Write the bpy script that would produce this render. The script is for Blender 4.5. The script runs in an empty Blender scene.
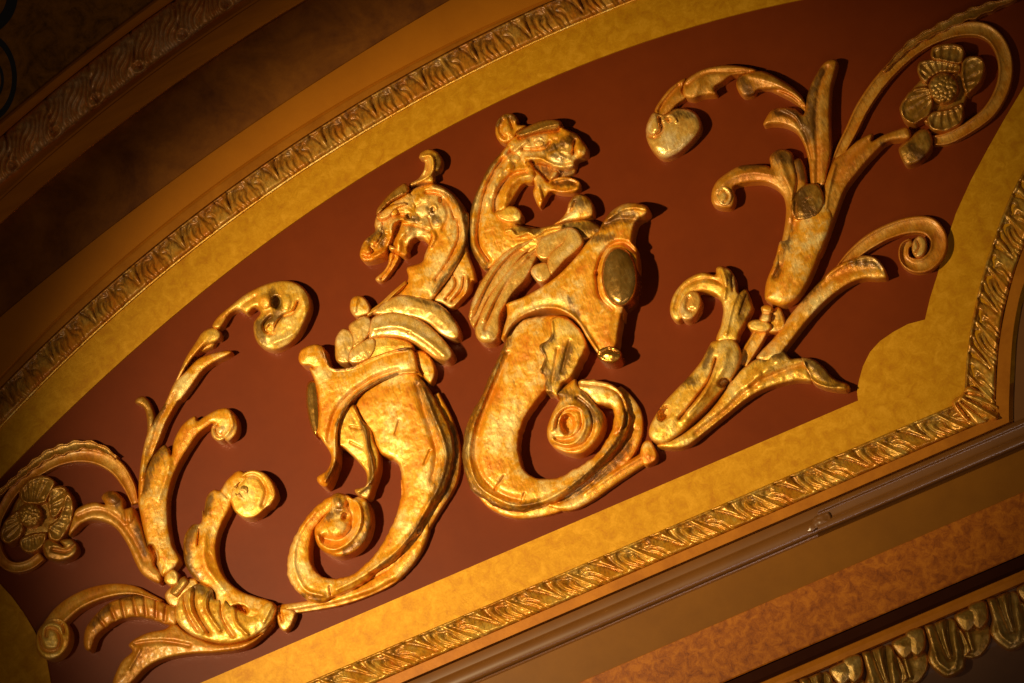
import bpy, math, random
import numpy as np
from mathutils import Vector, Matrix, noise
from mathutils.geometry import delaunay_2d_cdt
random.seed(4)
SC = bpy.context.scene
COL = SC.collection
# ------------------------------------------------------------------ camera
S = 0.0024            # metres of wall per photo pixel at the centre
DIST = 9.0
HS = .75              # relief height scale
el, yaw, roll = math.radians(22), math.radians(6), math.radians(23.2)
fwd = Vector((-math.sin(yaw)*math.cos(el), math.cos(yaw)*math.cos(el), math.sin(el)))
r0 = fwd.cross(Vector((0, 0, 1))).normalized(); u0 = r0.cross(fwd)
X = Vector((1, 0, 0)); ph = math.atan2(X.dot(u0), X.dot(r0)) - roll
rt = r0*math.cos(ph) + u0*math.sin(ph); up = -r0*math.sin(ph) + u0*math.cos(ph)
CAM = -fwd*DIST
FPX = DIST/S
cam = bpy.data.cameras.new('camera'); co = bpy.data.objects.new('camera', cam); COL.objects.link(co)
co.matrix_world = Matrix(((rt.x, up.x, -fwd.x, CAM.x), (rt.y, up.y, -fwd.y, CAM.y), (rt.z, up.z, -fwd.z, CAM.z), (0, 0, 0, 1)))
cam.sensor_width = 36; cam.lens = 36*FPX/1024; cam.clip_end = 100
SC.camera = co
fw, rr, uu, cc = map(np.array, (fwd, rt, up, CAM))

def W(px, py, h):
    """place on the wall (plane y=0 is the red field) for a traced outline point lying h above it"""
    px, py, h = np.broadcast_arrays(np.asarray(px, float), np.asarray(py, float), np.asarray(h, float))
    d = FPX*fw[None] + (px.ravel()[:, None]-512)*rr[None] - (py.ravel()[:, None]-341.5)*uu[None]
    t = (-h.ravel()*S*HS - cc[1])/d[:, 1]
    return cc[None] + d*t[:, None]

# ------------------------------------------------------------------ tracing
Z = dict(A=(460,100,6.024), B=(460,190,5.12), C=(460,290,5.12), D=(460,390,5.12), E=(340,140,6.024), F=(290,270,5.12),
         G=(280,370,5.12), H=(270,480,5.12), I=(350,190,6.024), J=(130,270,5.12), K=(120,380,5.12), L=(120,500,5.12),
         M=(0,550,5.12), N=(0,440,5.12), O=(640,50,5.12), P=(700,130,5.12), Q=(824,0,5.12), R=(824,60,5.12),
         S=(640,240,5.12), T=(640,330,4.645), U=(770,190,5.12), V=(20,540,3.657), X=(0,0,1), Y=(840,560,5.557))
def T(s):
    out = []; k = 'X'
    for tok in s.split():
        if tok in Z: k = tok; continue
        v = [float(a) for a in tok.split(',')]
        x0, y0, sc = Z[k]
        out.append((x0+v[0]/sc, y0+v[1]/sc) + tuple(a/sc for a in v[2:]))
    return out

def spline(P, step=1.5, closed=True):
    P = np.array(P, float); n = len(P); out = []
    for i in range(n if closed else n-1):
        g = (lambda k: P[k % n]) if closed else (lambda k: P[min(max(k, 0), n-1)])
        p0, p1, p2, p3 = g(i-1), g(i), g(i+1), g(i+2)
        m = max(2, int(np.linalg.norm((p2-p1)[:2])/step))
        for t in np.arange(m)/m:
            out.append(.5*((2*p1)+(p2-p0)*t+(2*p0-5*p1+4*p2-p3)*t*t+(3*p1-p0-3*p2+p3)*t**3))
    if not closed: out.append(P[-1])
    return np.array(out)

def dseg(pts, poly, closed=False):
    A = poly[:, :2]; B = np.roll(A, -1, 0) if closed else A[1:]
    if not closed: A = A[:-1]
    best = np.full(len(pts), 1e9)
    for a, b in zip(A, B):
        ab = b-a; L = max((ab**2).sum(), 1e-9)
        t = np.clip(((pts-a)@ab)/L, 0, 1)
        d = ((pts-(a+t[:, None]*ab))**2).sum(1)
        best = np.minimum(best, d)
    return np.sqrt(best)

def inside(pts, poly):
    x, y = pts[:, 0], pts[:, 1]; c = np.zeros(len(pts), bool)
    for (x1, y1), (x2, y2) in zip(poly, np.roll(poly, -1, 0)):
        if y1 == y2: continue
        m = ((y1 > y) != (y2 > y)) & (x < (x2-x1)*(y-y1)/(y2-y1)+x1)
        c ^= m
    return c

def nz(P, sc, seed=0.0):
    return np.array([noise.noise(Vector((x*sc, y*sc, seed))) for x, y in P])

# ------------------------------------------------------------------ objects
def empty(name, px, py, label, cat, group=None):
    o = bpy.data.objects.new(name, None); COL.objects.link(o)
    o.location = Vector(W(px, py, 0)[0]); o.empty_display_size = .05
    o['label'] = label; o['category'] = cat
    if group: o['group'] = group
    return o
def origin(parent):
    v = np.zeros(3); p = parent
    while p is not None: v += np.array(p.location); p = p.parent
    return v
def link(name, verts, faces, mat, parent=None, tarn=None, label=None, smooth=True):
    loc = np.array(verts).mean(0) if parent is None else origin(parent)
    me = bpy.data.meshes.new(name); me.from_pydata([tuple(v-loc) for v in verts], [], faces)
    me.materials.append(mat)
    if smooth: me.polygons.foreach_set('use_smooth', [True]*len(me.polygons))
    if tarn is not None:
        tarn = np.asarray(tarn, 'f')
        if tarn.ndim == 1: tarn = np.stack([tarn, tarn*0], 1)
        at = me.attributes.new('tarnish', 'FLOAT', 'POINT'); at.data.foreach_set('value', np.ascontiguousarray(tarn[:, 0]))
        at = me.attributes.new('orange_tint', 'FLOAT', 'POINT'); at.data.foreach_set('value', np.ascontiguousarray(tarn[:, 1]))
    me.update()
    o = bpy.data.objects.new(name, me); COL.objects.link(o)
    if parent is None: o.location = loc
    else: o.parent = parent
    if label: o['label'] = label
    return o

def relief(pxy, h, faces, bot=0.0, flare=0.0):
    """top surface + side walls down to the wall"""
    top = W(pxy[:, 0], pxy[:, 1], h)
    cnt = {}
    for f in faces:
        for a, b in zip(f, list(f[1:])+[f[0]]): cnt[(a, b)] = cnt.get((a, b), 0)+1
    be = [e for e in cnt if (e[1], e[0]) not in cnt]
    idx = sorted({a for e in be for a in e}); n = len(top)
    m1 = {a: n+i for i, a in enumerate(idx)}; m2 = {a: n+len(idx)+i for i, a in enumerate(idx)}
    base = top[idx].copy(); mid = base.copy()
    mid[:, 1] = base[:, 1]*.55 - bot*S*HS*.45; base[:, 1] = -bot*S*HS
    V = np.vstack([top, mid, base]); F = [tuple(f) for f in faces]
    for a, b in be:
        F.append((b, a, m1[a], m1[b])); F.append((m1[b], m1[a], m2[a], m2[b]))
    return V, F, idx

def blobdata(outline, hb, H, w, strokes=(), bumps=(), nzs=.5, rough=0., tarn=(), g=1.2, tilt=None, seed=0., flat=False, tbase=0.):
    o = spline(T(outline) if isinstance(outline, str) else outline, 1.4)[:, :2]
    if rough:
        q = nz(o, .22, seed+3.3)*rough + nz(o, .07, seed+1.1)*rough
        nx = np.roll(o, -1, 0)-np.roll(o, 1, 0); nx /= np.linalg.norm(nx, axis=1)[:, None]+1e-9
        o = o+np.stack([nx[:, 1], -nx[:, 0]], 1)*q[:, None]
    mn, mx = o.min(0), o.max(0)
    gx = np.arange(mn[0], mx[0]+g, g); gy = np.arange(mn[1], mx[1]+g, g*.87)
    pts = np.array([(x+(j % 2)*g/2, y) for j, y in enumerate(gy) for x in gx])
    pts = pts[inside(pts, o)]
    if len(pts): pts = pts[dseg(pts, o, True) > .55*g]
    allp = np.vstack([o, pts]) if len(pts) else o
    n = len(o)
    vs, es, fs, *_ = delaunay_2d_cdt([Vector((x, -y)) for x, y in allp], [], [list(range(n))], 1, 1e-5)
    P = np.array([(v.x, -v.y) for v in vs]); faces = []
    for f in fs:
        a = 0
        for i in range(3):
            p, q = P[f[i]], P[f[(i+1) % 3]]; a += p[0]*(-q[1])-q[0]*(-p[1])
        faces.append(tuple(f) if a > 0 else tuple(reversed(f)))
    d = dseg(P, o, True); t = np.clip(d/w, 0, 1)
    t1 = np.clip(d/(.45*w), 0, 1)
    h = hb + .7*H*np.sqrt(np.clip(1-(1-t1)**2, 0, 1)) + .42*H*np.clip(d/(1.5*w), 0, 1)**.8 + .5*np.exp(-((d-1.8)/1.)**2)
    if tilt is not None:       # (x,y,dx,dy,amount): rises along a direction
        x0, y0, x1, y1, am = tilt
        v = np.array((x1-x0, y1-y0)); h += am*np.clip(((P-np.array((x0, y0)))@v)/(v@v), 0, 1)
    h += detail(P, strokes, bumps, nzs, seed)
    h = np.maximum(h, 1.0)
    return P, h, faces, np.stack([tarnish(P, tarn, tbase), orange_mask(P, strokes, d)], 1)

def sidecat(tn, idx):
    if tn.ndim == 1: return np.concatenate([tn, tn[idx], tn[idx]])
    q = tn[idx].copy(); q[:, 0] *= .5; q[:, 1] = 1.; return np.concatenate([tn, q, q])
def detail(P, strokes, bumps, nzs, seed=0.):
    h = np.zeros(len(P))
    for s, wd, am in strokes:
        pl = spline(T(s), 2.5, False); d = dseg(P, pl); h += 1.75*am*np.exp(-(d/wd)**2)
    for s, am in bumps:        # "K x,y,rx,ry" + optional angle in degrees after ';'
        s, _, an = s.partition(';'); an = math.radians(float(an or 0))
        for x, y, rx, ry in T(s):
            c, q = math.cos(an), math.sin(an); dx, dy = P[:, 0]-x, P[:, 1]-y
            e = ((dx*c+dy*q)/rx)**2+((-dx*q+dy*c)/ry)**2
            h += am*np.sqrt(np.clip(1-e, 0, 1)) if am > 0 else 1.4*am*np.clip(1.8*(1-e), 0, 1)**.7
    if nzs: h += .6*nzs*(nz(P, .16, seed+5.1)+.6*nz(P, .4, seed+9.7))
    return h
def orange_mask(P, strokes, d):  # orange amount: rises at outline edges and in carved grooves
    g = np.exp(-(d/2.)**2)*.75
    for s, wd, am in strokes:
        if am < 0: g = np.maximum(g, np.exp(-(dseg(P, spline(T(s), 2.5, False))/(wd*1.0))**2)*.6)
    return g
def tarnish(P, tarn, tbase=0.):
    a = np.full(len(P), tbase)
    for s, wd in tarn:
        pl = spline(T(s), 2.5, False); a = np.maximum(a, np.exp(-(dseg(P, pl)/wd)**2))
    return a

def blob(name, outline, hb, H, w, mat, parent, bot=0., label=None, **k):
    P, h, f, tn = blobdata(outline, hb, H, w, **k)
    V, F, idx = relief(P, h, f, bot)
    tn = sidecat(tn, idx)
    return link(name, V, F, mat, parent, tn, label)

def ell(x, y, rx, ry, rot=0, n=14):
    a = math.radians(rot); return [(x+rx*math.cos(t)*math.cos(a)-ry*math.sin(t)*math.sin(a), y+rx*math.cos(t)*math.sin(a)+ry*math.sin(t)*math.cos(a)) for t in [2*math.pi*i/n for i in range(n)]]

def prof(kind, s):
    dome = np.sqrt(np.clip(1-s*s, 0, 1))
    if kind == 'dome': return dome
    if kind == 'rim': return np.where(abs(s) > .97, .55, .72) + .28*np.exp(-((abs(s)-.82)/.13)**2) - .12*(1-s*s)
    if kind == 'ridge': return .45*dome + .55*np.exp(-(s/.35)**2)
    if kind == 'left': return .6*dome + .5*np.exp(-((s+.6)/.25)**2)
    if kind == 'right': return .6*dome + .5*np.exp(-((s-.6)/.25)**2)
    if kind == 'scoop': return .75*np.clip(1-(abs(s))**8, 0, 1)**.5 - .3*(1-s*s) + .2*np.exp(-((abs(s)-.8)/.14)**2)
def ribdata(pts, H, kind='dome', hb=3., strokes=(), bumps=(), nzs=.4, M=15, wave=0., wlen=9., tarn=(), seed=0., tbase=0.):
    p = T(pts) if isinstance(pts, str) else pts
    p = [q+(1.,) if len(q) == 3 else (q[0], q[1], q[2], q[3]*Z_h) for q in p]
    c = spline(p, 1.5, False); n = len(c)
    tg = np.gradient(c[:, :2], axis=0); tg /= np.linalg.norm(tg, axis=1)[:, None]+1e-9
    nr = np.stack([-tg[:, 1], tg[:, 0]], 1)
    s = np.sin(np.linspace(-1, 1, M)*math.pi/2)*.999
    wd = np.maximum(c[:, 2], .3)
    if wave: wd = wd*(1+wave*np.sin(np.arange(n)*1.5/wlen*2*math.pi))
    P = (c[:, None, :2]+nr[:, None]*(s[None, :, None]*wd[:, None, None])).reshape(-1, 2)
    e = np.minimum(np.arange(n), np.arange(n)[::-1])*1.5
    cap = np.sqrt(np.clip(1-(1-np.clip(e/4, 0, 1))**2, 0, 1))
    Hh = (H if np.ndim(H) else np.full(n, float(H)))
    if np.ndim(H): Hh = np.interp(np.linspace(0, 1, n), np.linspace(0, 1, len(H)), H)
    h = (hb+(Hh*cap)[:, None]*prof(kind, s)[None]).ravel()
    h = np.maximum(h+detail(P, strokes, bumps, nzs, seed), .8)
    F = [(i*M+j, i*M+j+1, (i+1)*M+j+1, (i+1)*M+j) for i in range(n-1) for j in range(M-1)]
    # orientation facing the room
    a = P[F[len(F)//2][0]], P[F[len(F)//2][1]], P[F[len(F)//2][2]]
    cr = (a[1][0]-a[0][0])*(-(a[2][1]-a[0][1]))-(-(a[1][1]-a[0][1]))*(a[2][0]-a[0][0])
    if cr < 0: F = [tuple(reversed(f)) for f in F]
    sd = np.tile(1-np.abs(s), n)*np.repeat(wd, M)
    return P, h, F, np.stack([tarnish(P, tarn, tbase), orange_mask(P, strokes, sd)], 1)
Z_h = 1.
def ribbon(name, pts, H, mat, parent, kind='dome', bot=0., label=None, **k):
    P, h, f, tn = ribdata(pts, H, kind, **k)
    V, F, idx = relief(P, h, f, bot)
    tn = sidecat(tn, idx)
    return link(name, V, F, mat, parent, tn, label)
def joined(name, datas, mat, parent, label=None):
    VV, FF, TT = [], [], []; n = 0
    for P, h, f, tn in datas:
        V, F, idx = relief(P, h, f); VV.append(V); FF += [tuple(a+n for a in q) for q in F]
        TT.append(sidecat(tn, idx)); n += len(V)
    return link(name, np.vstack(VV), FF, mat, parent, np.concatenate(TT), label)

# ------------------------------------------------------------------ materials
def mat(name):
    m = bpy.data.materials.new(name); m.use_nodes = True
    nt = m.node_tree; b = nt.nodes['Principled BSDF']; return m, nt, b
def N(nt, t, **k):
    n = nt.nodes.new(t)
    for a, v in k.items():
        if a in n.inputs: n.inputs[a].default_value = v
        else: setattr(n, a, v)
    return n
def noisen(nt, scale, detail=4, rough=.6, stretch=None, dist=0., rot=(0, 0, 0)):
    g = N(nt, 'ShaderNodeNewGeometry'); mp = N(nt, 'ShaderNodeMapping')
    nt.links.new(g.outputs['Position'], mp.inputs['Vector'])
    if stretch: mp.inputs['Scale'].default_value = stretch
    mp.inputs['Rotation'].default_value = rot
    n = N(nt, 'ShaderNodeTexNoise'); n.inputs['Scale'].default_value = scale; n.inputs['Detail'].default_value = detail
    n.inputs['Roughness'].default_value = rough; n.inputs['Distortion'].default_value = dist
    nt.links.new(mp.outputs[0], n.inputs['Vector']); return n.outputs['Fac']
def ramp(nt, fac, stops):
    r = N(nt, 'ShaderNodeValToRGB'); e = r.color_ramp.elements
    while len(e) < len(stops): e.new(.5)
    for q, (p, c) in zip(e, stops):
        q.position = p; q.color = (c if len(c) == 4 else (*c, 1)) if isinstance(c, tuple) else (c, c, c, 1)
    nt.links.new(fac, r.inputs[0]); return r.outputs[0]
def mix(nt, fac, a, b, bt='MIX'):
    m = N(nt, 'ShaderNodeMix', data_type='RGBA', blend_type=bt)
    for s, v in ((m.inputs[0], fac), (m.inputs[6], a), (m.inputs[7], b)):
        if isinstance(v, (int, float)): s.default_value = v
        elif isinstance(v, tuple): s.default_value = (*v, 1)
        else: nt.links.new(v, s)
    return m.outputs[2]
def mth(nt, op, a, b):
    m = N(nt, 'ShaderNodeMath', operation=op)
    for s, v in ((m.inputs[0], a), (m.inputs[1], b)):
        if isinstance(v, (int, float)): s.default_value = v
        else: nt.links.new(v, s)
    return m.outputs[0]
def bump(nt, b, h, strength, dist=.002):
    n = N(nt, 'ShaderNodeBump'); n.inputs['Strength'].default_value = strength; n.inputs['Distance'].default_value = dist
    nt.links.new(h, n.inputs['Height']); nt.links.new(n.outputs[0], b.inputs['Normal'])

def gold(name, c1, c2, c3, metal, r1, r2, dark=(.095, .034, .004), tar=.52, coat=.2, bs=.5):
    m, nt, b = mat(name)
    n1 = noisen(nt, 16, 5, .6); n2 = noisen(nt, 60, 6, .7, dist=.6)
    c = ramp(nt, mth(nt, 'ADD', mth(nt, 'MULTIPLY', n1, .7), mth(nt, 'MULTIPLY', n2, .3)), [(.36, c1), (.49, c2), (.61, c3)])
    st = noisen(nt, 110, 6, .8, stretch=(1, 1, .22), rot=(0, math.radians(20), 0))
    fs = noisen(nt, 230, 4, .8, stretch=(1, 1, .14), rot=(0, math.radians(14), 0), dist=.3); n3 = noisen(nt, 170, 5, .75, dist=1.)
    c = mix(nt, 1., c, ramp(nt, fs, [(.36, .68), (.54, 1.), (.7, 1.12)]), 'MULTIPLY')
    c = mix(nt, ramp(nt, n3, [(.52, 0.), (.66, .55)]), c, (.52, .15, .012))
    bo = N(nt, 'ShaderNodeAttribute', attribute_name='orange_tint')  # orange on side walls, edges and carved grooves
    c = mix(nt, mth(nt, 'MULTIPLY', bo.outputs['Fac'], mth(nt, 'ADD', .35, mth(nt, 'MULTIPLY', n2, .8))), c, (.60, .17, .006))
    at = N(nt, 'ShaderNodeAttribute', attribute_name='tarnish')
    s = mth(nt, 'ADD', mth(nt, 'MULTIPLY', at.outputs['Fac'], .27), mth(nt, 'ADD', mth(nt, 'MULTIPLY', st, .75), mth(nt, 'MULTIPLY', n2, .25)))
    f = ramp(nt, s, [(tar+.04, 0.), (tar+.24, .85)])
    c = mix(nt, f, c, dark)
    # worn specks where red ground shows through the leaf
    sp = ramp(nt, noisen(nt, 130, 3, .6), [(.30, .6), (.36, 0.)])
    c = mix(nt, sp, c, (.55, .17, .03))
    nt.links.new(c, b.inputs['Base Color'])
    b.inputs['Metallic'].default_value = metal
    rg = N(nt, 'ShaderNodeMapRange'); nt.links.new(n2, rg.inputs[0]); rg.inputs[1].default_value = .3; rg.inputs[2].default_value = .7
    rg.inputs[3].default_value = r1; rg.inputs[4].default_value = r2; nt.links.new(rg.outputs[0], b.inputs['Roughness'])
    b.inputs['Coat Weight'].default_value = coat; b.inputs['Coat Roughness'].default_value = .22
    bump(nt, b, mth(nt, 'ADD', mth(nt, 'MULTIPLY', n3, .6), mth(nt, 'MULTIPLY', fs, .6)), bs, .0022)
    return m
GOLD = gold('gold_leaf', (.70, .20, .004), (.82, .36, .014), (.94, .66, .22), .3, .30, .44)
DIMMED = gold('dimmed_aged_gold', (.48, .14, .005), (.56, .22, .010), (.66, .34, .05), .3, .34, .5, tar=.5)  # gold darkened for the outer foliage: lamp falloff put into colour, plus tarnish
BOSS = gold('dark_polished_gold', (.40, .18, .02), (.48, .24, .04), (.56, .32, .08), .8, .18, .3, tar=.56, bs=.2)
PALE = gold('pale_worn_gold', (.72, .27, .010), (.86, .46, .04), (.92, .62, .17), .35, .28, .45, tar=.5)
BURN = gold('burnished_gold', (.70, .32, .04), (.82, .48, .10), (.92, .66, .28), .38, .2, .34, tar=.56, bs=.3)
ANTQ = gold('antique_gold', (.34, .15, .012), (.44, .21, .022), (.56, .33, .07), .5, .26, .42, tar=.46)
STRIPM = gold('antique_moulding_gold', (.54, .18, .006), (.60, .27, .016), (.66, .39, .06), .4, .28, .42, tar=.49, bs=.2)
ARCHM = gold('brown_glazed_moulding_gold', (.52, .15, .006), (.56, .22, .014), (.62, .33, .05), .2, .35, .5, tar=.47, bs=.2)
TORM = gold('dull_red_gold', (.72, .26, .03), (.80, .38, .09), (.86, .52, .22), .35, .28, .45, tar=.54)
LEAFM = gold('dark_bronze_gold', (.26, .13, .015), (.36, .20, .03), (.48, .30, .08), .6, .25, .42, tar=.52)

def paint(name, stops, sc, rough, dist=0., det=8, coat=0., bstr=.15, fine=.25, metal=0., stretch=None, spec=.3):
    m, nt, b = mat(name)
    n1 = noisen(nt, sc, det, .65, dist=dist, stretch=stretch); n2 = noisen(nt, sc*6, 4, .7, stretch=stretch)
    s = mth(nt, 'ADD', mth(nt, 'MULTIPLY', n1, 1-fine), mth(nt, 'MULTIPLY', n2, fine))
    nt.links.new(ramp(nt, s, stops), b.inputs['Base Color'])
    b.inputs['Roughness'].default_value = rough; b.inputs['Metallic'].default_value = metal
    b.inputs['Coat Weight'].default_value = coat; b.inputs['Coat Roughness'].default_value = .26 if coat > .3 else .25; b.inputs['Specular IOR Level'].default_value = spec
    bump(nt, b, n2, bstr, .002)
    return m
RED = paint('oxblood_red_paint', [(.35, (.125, .019, .0015)), (.65, (.15, .024, .002))], 5, .38, bstr=.08, coat=0., spec=.22)
YEL = paint('ochre_gilt_glaze', [(.34, (.44, .165, .001)), (.5, (.54, .24, .0015)), (.62, (.64, .30, .010))], 34, .45, dist=.6, metal=.25, coat=.1)
OCH = paint('plain_ochre_paint', [(.35, (.40, .125, .003)), (.65, (.46, .15, .004))], 5, .42, coat=.15)
UMB = paint('mottled_umber_glaze', [(.36, (.11, .028, .002)), (.5, (.19, .055, .003)), (.64, (.27, .085, .005))], 5, .5, dist=.7)
UPW = paint('dark_mottled_wall_glaze', [(.36, (.12, .045, .003)), (.5, (.28, .105, .007)), (.64, (.40, .15, .012))], 14, .55, dist=1.4)
WOOD = paint('red_brown_grained_wood', [(.35, (.42, .12, .006)), (.65, (.68, .22, .012))], 8, .38, stretch=(.15, 1, 1), coat=.2)
ORF = paint('orange_gilt_fillet', [(.35, (.34, .105, .005)), (.65, (.48, .165, .009))], 12, .38, metal=.2, coat=.2)
OLV = paint('olive_brown_gloss_paint', [(.35, (.155, .054, .003)), (.65, (.20, .072, .004))], 4, .33, coat=.35, bstr=.05)
BRN = paint('brown_gloss_paint', [(.35, (.13, .046, .007)), (.65, (.17, .062, .009))], 4, .34, coat=1., spec=.8, bstr=.03)
BURL = paint('orange_burl_glaze', [(.36, (.16, .036, .0015)), (.48, (.27, .07, .002)), (.60, (.38, .115, .004))], 46, .42, dist=.7, det=10)
DRK = paint('dark_cove_shade', [(.3, (.02, .004, .001)), (.7, (.03, .007, .0015))], 6, .8, spec=.05)  # shade of the recessed cove is put into this dark colour
LOW = paint('grey_brown_wall_paint', [(.3, (.07, .028, .010)), (.7, (.10, .04, .014))], 6, .5)
IRON = paint('blue_black_iron', [(.3, (.010, .013, .022)), (.7, (.02, .026, .045))], 20, .35, metal=.3, coat=1., spec=.6)

# ------------------------------------------------------------------ setting
def struct(o): o['kind'] = 'structure'; return o
def loft(name, lines, mat_, parent=None, sub=1, **k):
    """lines: list of (Nx2 array, height); neighbours are joined"""
    n = len(lines[0][0]); V = []; F = []
    for L, h in lines: V.append(W(L[:, 0], L[:, 1], h))
    for r in range(len(lines)-1):
        for i in range(n-1): F.append((r*n+i, (r+1)*n+i, (r+1)*n+i+1, r*n+i+1))
    V = np.vstack(V)
    return link(name, V, F, mat_, parent, None, smooth=False)
def wallpt(x, z): return np.array((x, 0, z))
# red field : one flat board behind everything
def slab(name, pxy, h, depth, m):
    top = W(*np.array(pxy, float).T, h); n = len(top); back = top.copy(); back[:, 1] = depth
    F = [tuple(range(n-1, -1, -1)), tuple(range(n, 2*n))]+[(i, (i+1) % n, n+(i+1) % n, n+i) for i in range(n)]
    return struct(link(name, np.vstack([top, back]), F, m, smooth=False))
slab('wall_back', [(-260, -200), (1300, -200), (1300, 900), (-260, 900)], 0, .06, RED)

ca, sa = math.cos(math.radians(38)), math.sin(math.radians(38))
def arc(pts, u0=-520, u1=860, n=300, deg=2):
    p = np.array(T(pts)); u = p[:, 0]*ca-p[:, 1]*sa; v = p[:, 0]*sa+p[:, 1]*ca
    c = np.polyfit(u, v, deg); r = np.polyval(c, u)-v
    print('arc residual', round(float(abs(r).max()), 2))
    U = np.linspace(u0, u1, n); Vv = np.polyval(c, U)
    return np.stack([U*ca+Vv*sa, -U*sa+Vv*ca], 1)
A0 = arc('X 6,475 31,445 94,386 134,350 172,321 228,272 340,191 396,156 434,135 462,121 500,102 526,90 579,67 640,44 700,24 800,1', deg=3)
A1 = arc('X 0,424 19,405 41,383 87,341 112,317 156,279 189,251 223,223 298,171 319,158 380,121 420,98 490,63 533,41 570,25 625,3', deg=2)
A2 = arc('X 0,388 35,355 91,302 150,248 198,214 238,185 280,152 368,97 420,68 458,48 505,22 552,1')
A3 = arc('X 0,376 60,320 110,272 150,236 185,208 220,183 280,138 333,107 403,70 463,40 519,12 545,0')
A4 = arc('X 0,318 79,247 132,216 193,168 204,160 280,104 300,90 350,60 403,28 452,0')
A5 = arc('X 6,220 110,129 180,84 225,51 300,3')
A6 = arc('X 0,197 97,113 155,69 226,19 255,0')
A7 = arc('X 0,184 39,152 84,116 129,82 174,48 219,16 242,0')
A8 = arc('X 0,137 48,96 97,56 129,32 174,0')
A9 = arc('X 0,122 48,84 97,42 135,16 155,0')
off = lambda L, d: L+np.array([-sa, -ca])*d
struct(loft('trim_1', [(A0, 0), (off(A0, .8), 2.2), (A1, 2.2)], YEL))
struct(loft('trim_2', [(A2, 4), (off(A2, 1), 9), (off(A3, -2), 9), (A3, 7.5)], ORF))
struct(loft('trim_3', [(A3, 7.5), (off(A3, 1.5), 10), (A4, 10)], OCH))
struct(loft('trim_4', [(A4, 10), (off(A4, 1), 9), (A5, 13)], UMB))
struct(loft('trim_5', [(A5, 13), (off(A5, 1), 24), (off(A6, -3), 25), (off(A6, -2), 23), (A6, 23), (A7, 16)], WOOD))
struct(loft('trim_6', [(A8, 20), (off(A8, 2), 26), (off(A9, -2), 28), (A9, 26), (off(A9, 1), 22)], WOOD))
A10 = off(A9, 420)
struct(loft('ceiling', [(off(A9, 1), 22), (A10, 22)], UPW))

struct(loft('trim_17', [(off(A1, -2.), 2.2), (off(A1, -1.6), 5), (off(A1, -.4), 5.6), (off(A1, .6), 4)], PALE))
SL = -.4288
def bl(y860, x0=-60, x1=1240, n=2): x = np.linspace(x0, x1, n); return np.stack([x, y860+SL*(x-860)], 1)
# yellow board with the rounded corner lobes
yb = T('X 300,640 560,528.5 858,400.5 857,392 859,380 863,366 870,352 880,341 893,332 908,324 925,319.5 930,298 937,276 946,243 956,213 971,180 987,150 1005,118 1040,60 1090,-10 1200,-100 1240,250 1240,300 963,401 860,445 320,677 130,758 20,805 110,722')
def board(name, pts, h, m):
    p = np.array(pts); P2 = [Vector((x, -y)) for x, y in p]; n = len(p)
    vs, es, fs, *_ = delaunay_2d_cdt(P2, [], [list(range(n))], 1, 1e-5)
    P = np.array([(v.x, -v.y) for v in vs]); V, F, _ = relief(P, np.full(len(P), h), [tuple(f) for f in fs])
    return struct(link(name, V, F, m, smooth=False))
board('trim_7', yb, 2.2, YEL)
board('trim_8', T('X -160,560 -60,540 0,584 12,597 23,612 35,632 47,661 52,690 50,760 20,830 -160,830'), 2.2, YEL)

def carve_tile(u, v, P, seed=0):
    """leaf-and-dart carving. u runs along, v 0..1 across from the inner edge; heights in px"""
    w = 31.; y = v*w; uu_ = (u % P)*(67./P); uu_ = np.where(uu_ > 50, uu_-67, uu_)
    h = 3+9*np.clip((v-.05)/.8, 0, 1)**1.3 - 6*np.clip((v-.86)/.14, 0, 1)**2
    h += 3.5*np.exp(-((v-.05)/.05)**2)
    q = np.stack([uu_, y], 1)
    def st(pts, wd, am):
        nonlocal h
        pl = spline(pts, 2., False)
        h = h+am*np.exp(-(dseg(q, pl)/wd)**2)
    st([(-8, 3), (-4, 12), (-2, 25)], 1.6, -5.5); st([(10, 3), (5, 12), (1.5, 25)], 1.6, -5.5)
    st([(1, 3), (0, 16)], 3, 2.2)
    for sg in (1, -1):
        f = lambda L: [(33+sg*(a-33), b) for a, b in L]
        st(f([(14, 28), (11, 19), (14, 10), (20, 6), (26, 9)]), 1.5, -4.2)
        st(f([(20, 28), (18, 20), (20, 14), (25, 12)]), 1.3, -3.2)
        st(f([(16, 24), (14.5, 17), (18, 10)]), 1.6, 2.)
        st(f([(26, 29), (25, 22), (28, 15), (29, 8)]), 1.3, -3.2)
        st(f([(8, 30), (8, 24)]), 1.2, -3)
        st(f([(23, 25), (22, 19), (25, 15)]), 1.5, 1.6)
    st([(33, 4), (32.5, 14), (33, 30)], 1.7, 2.4)
    return h
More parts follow.
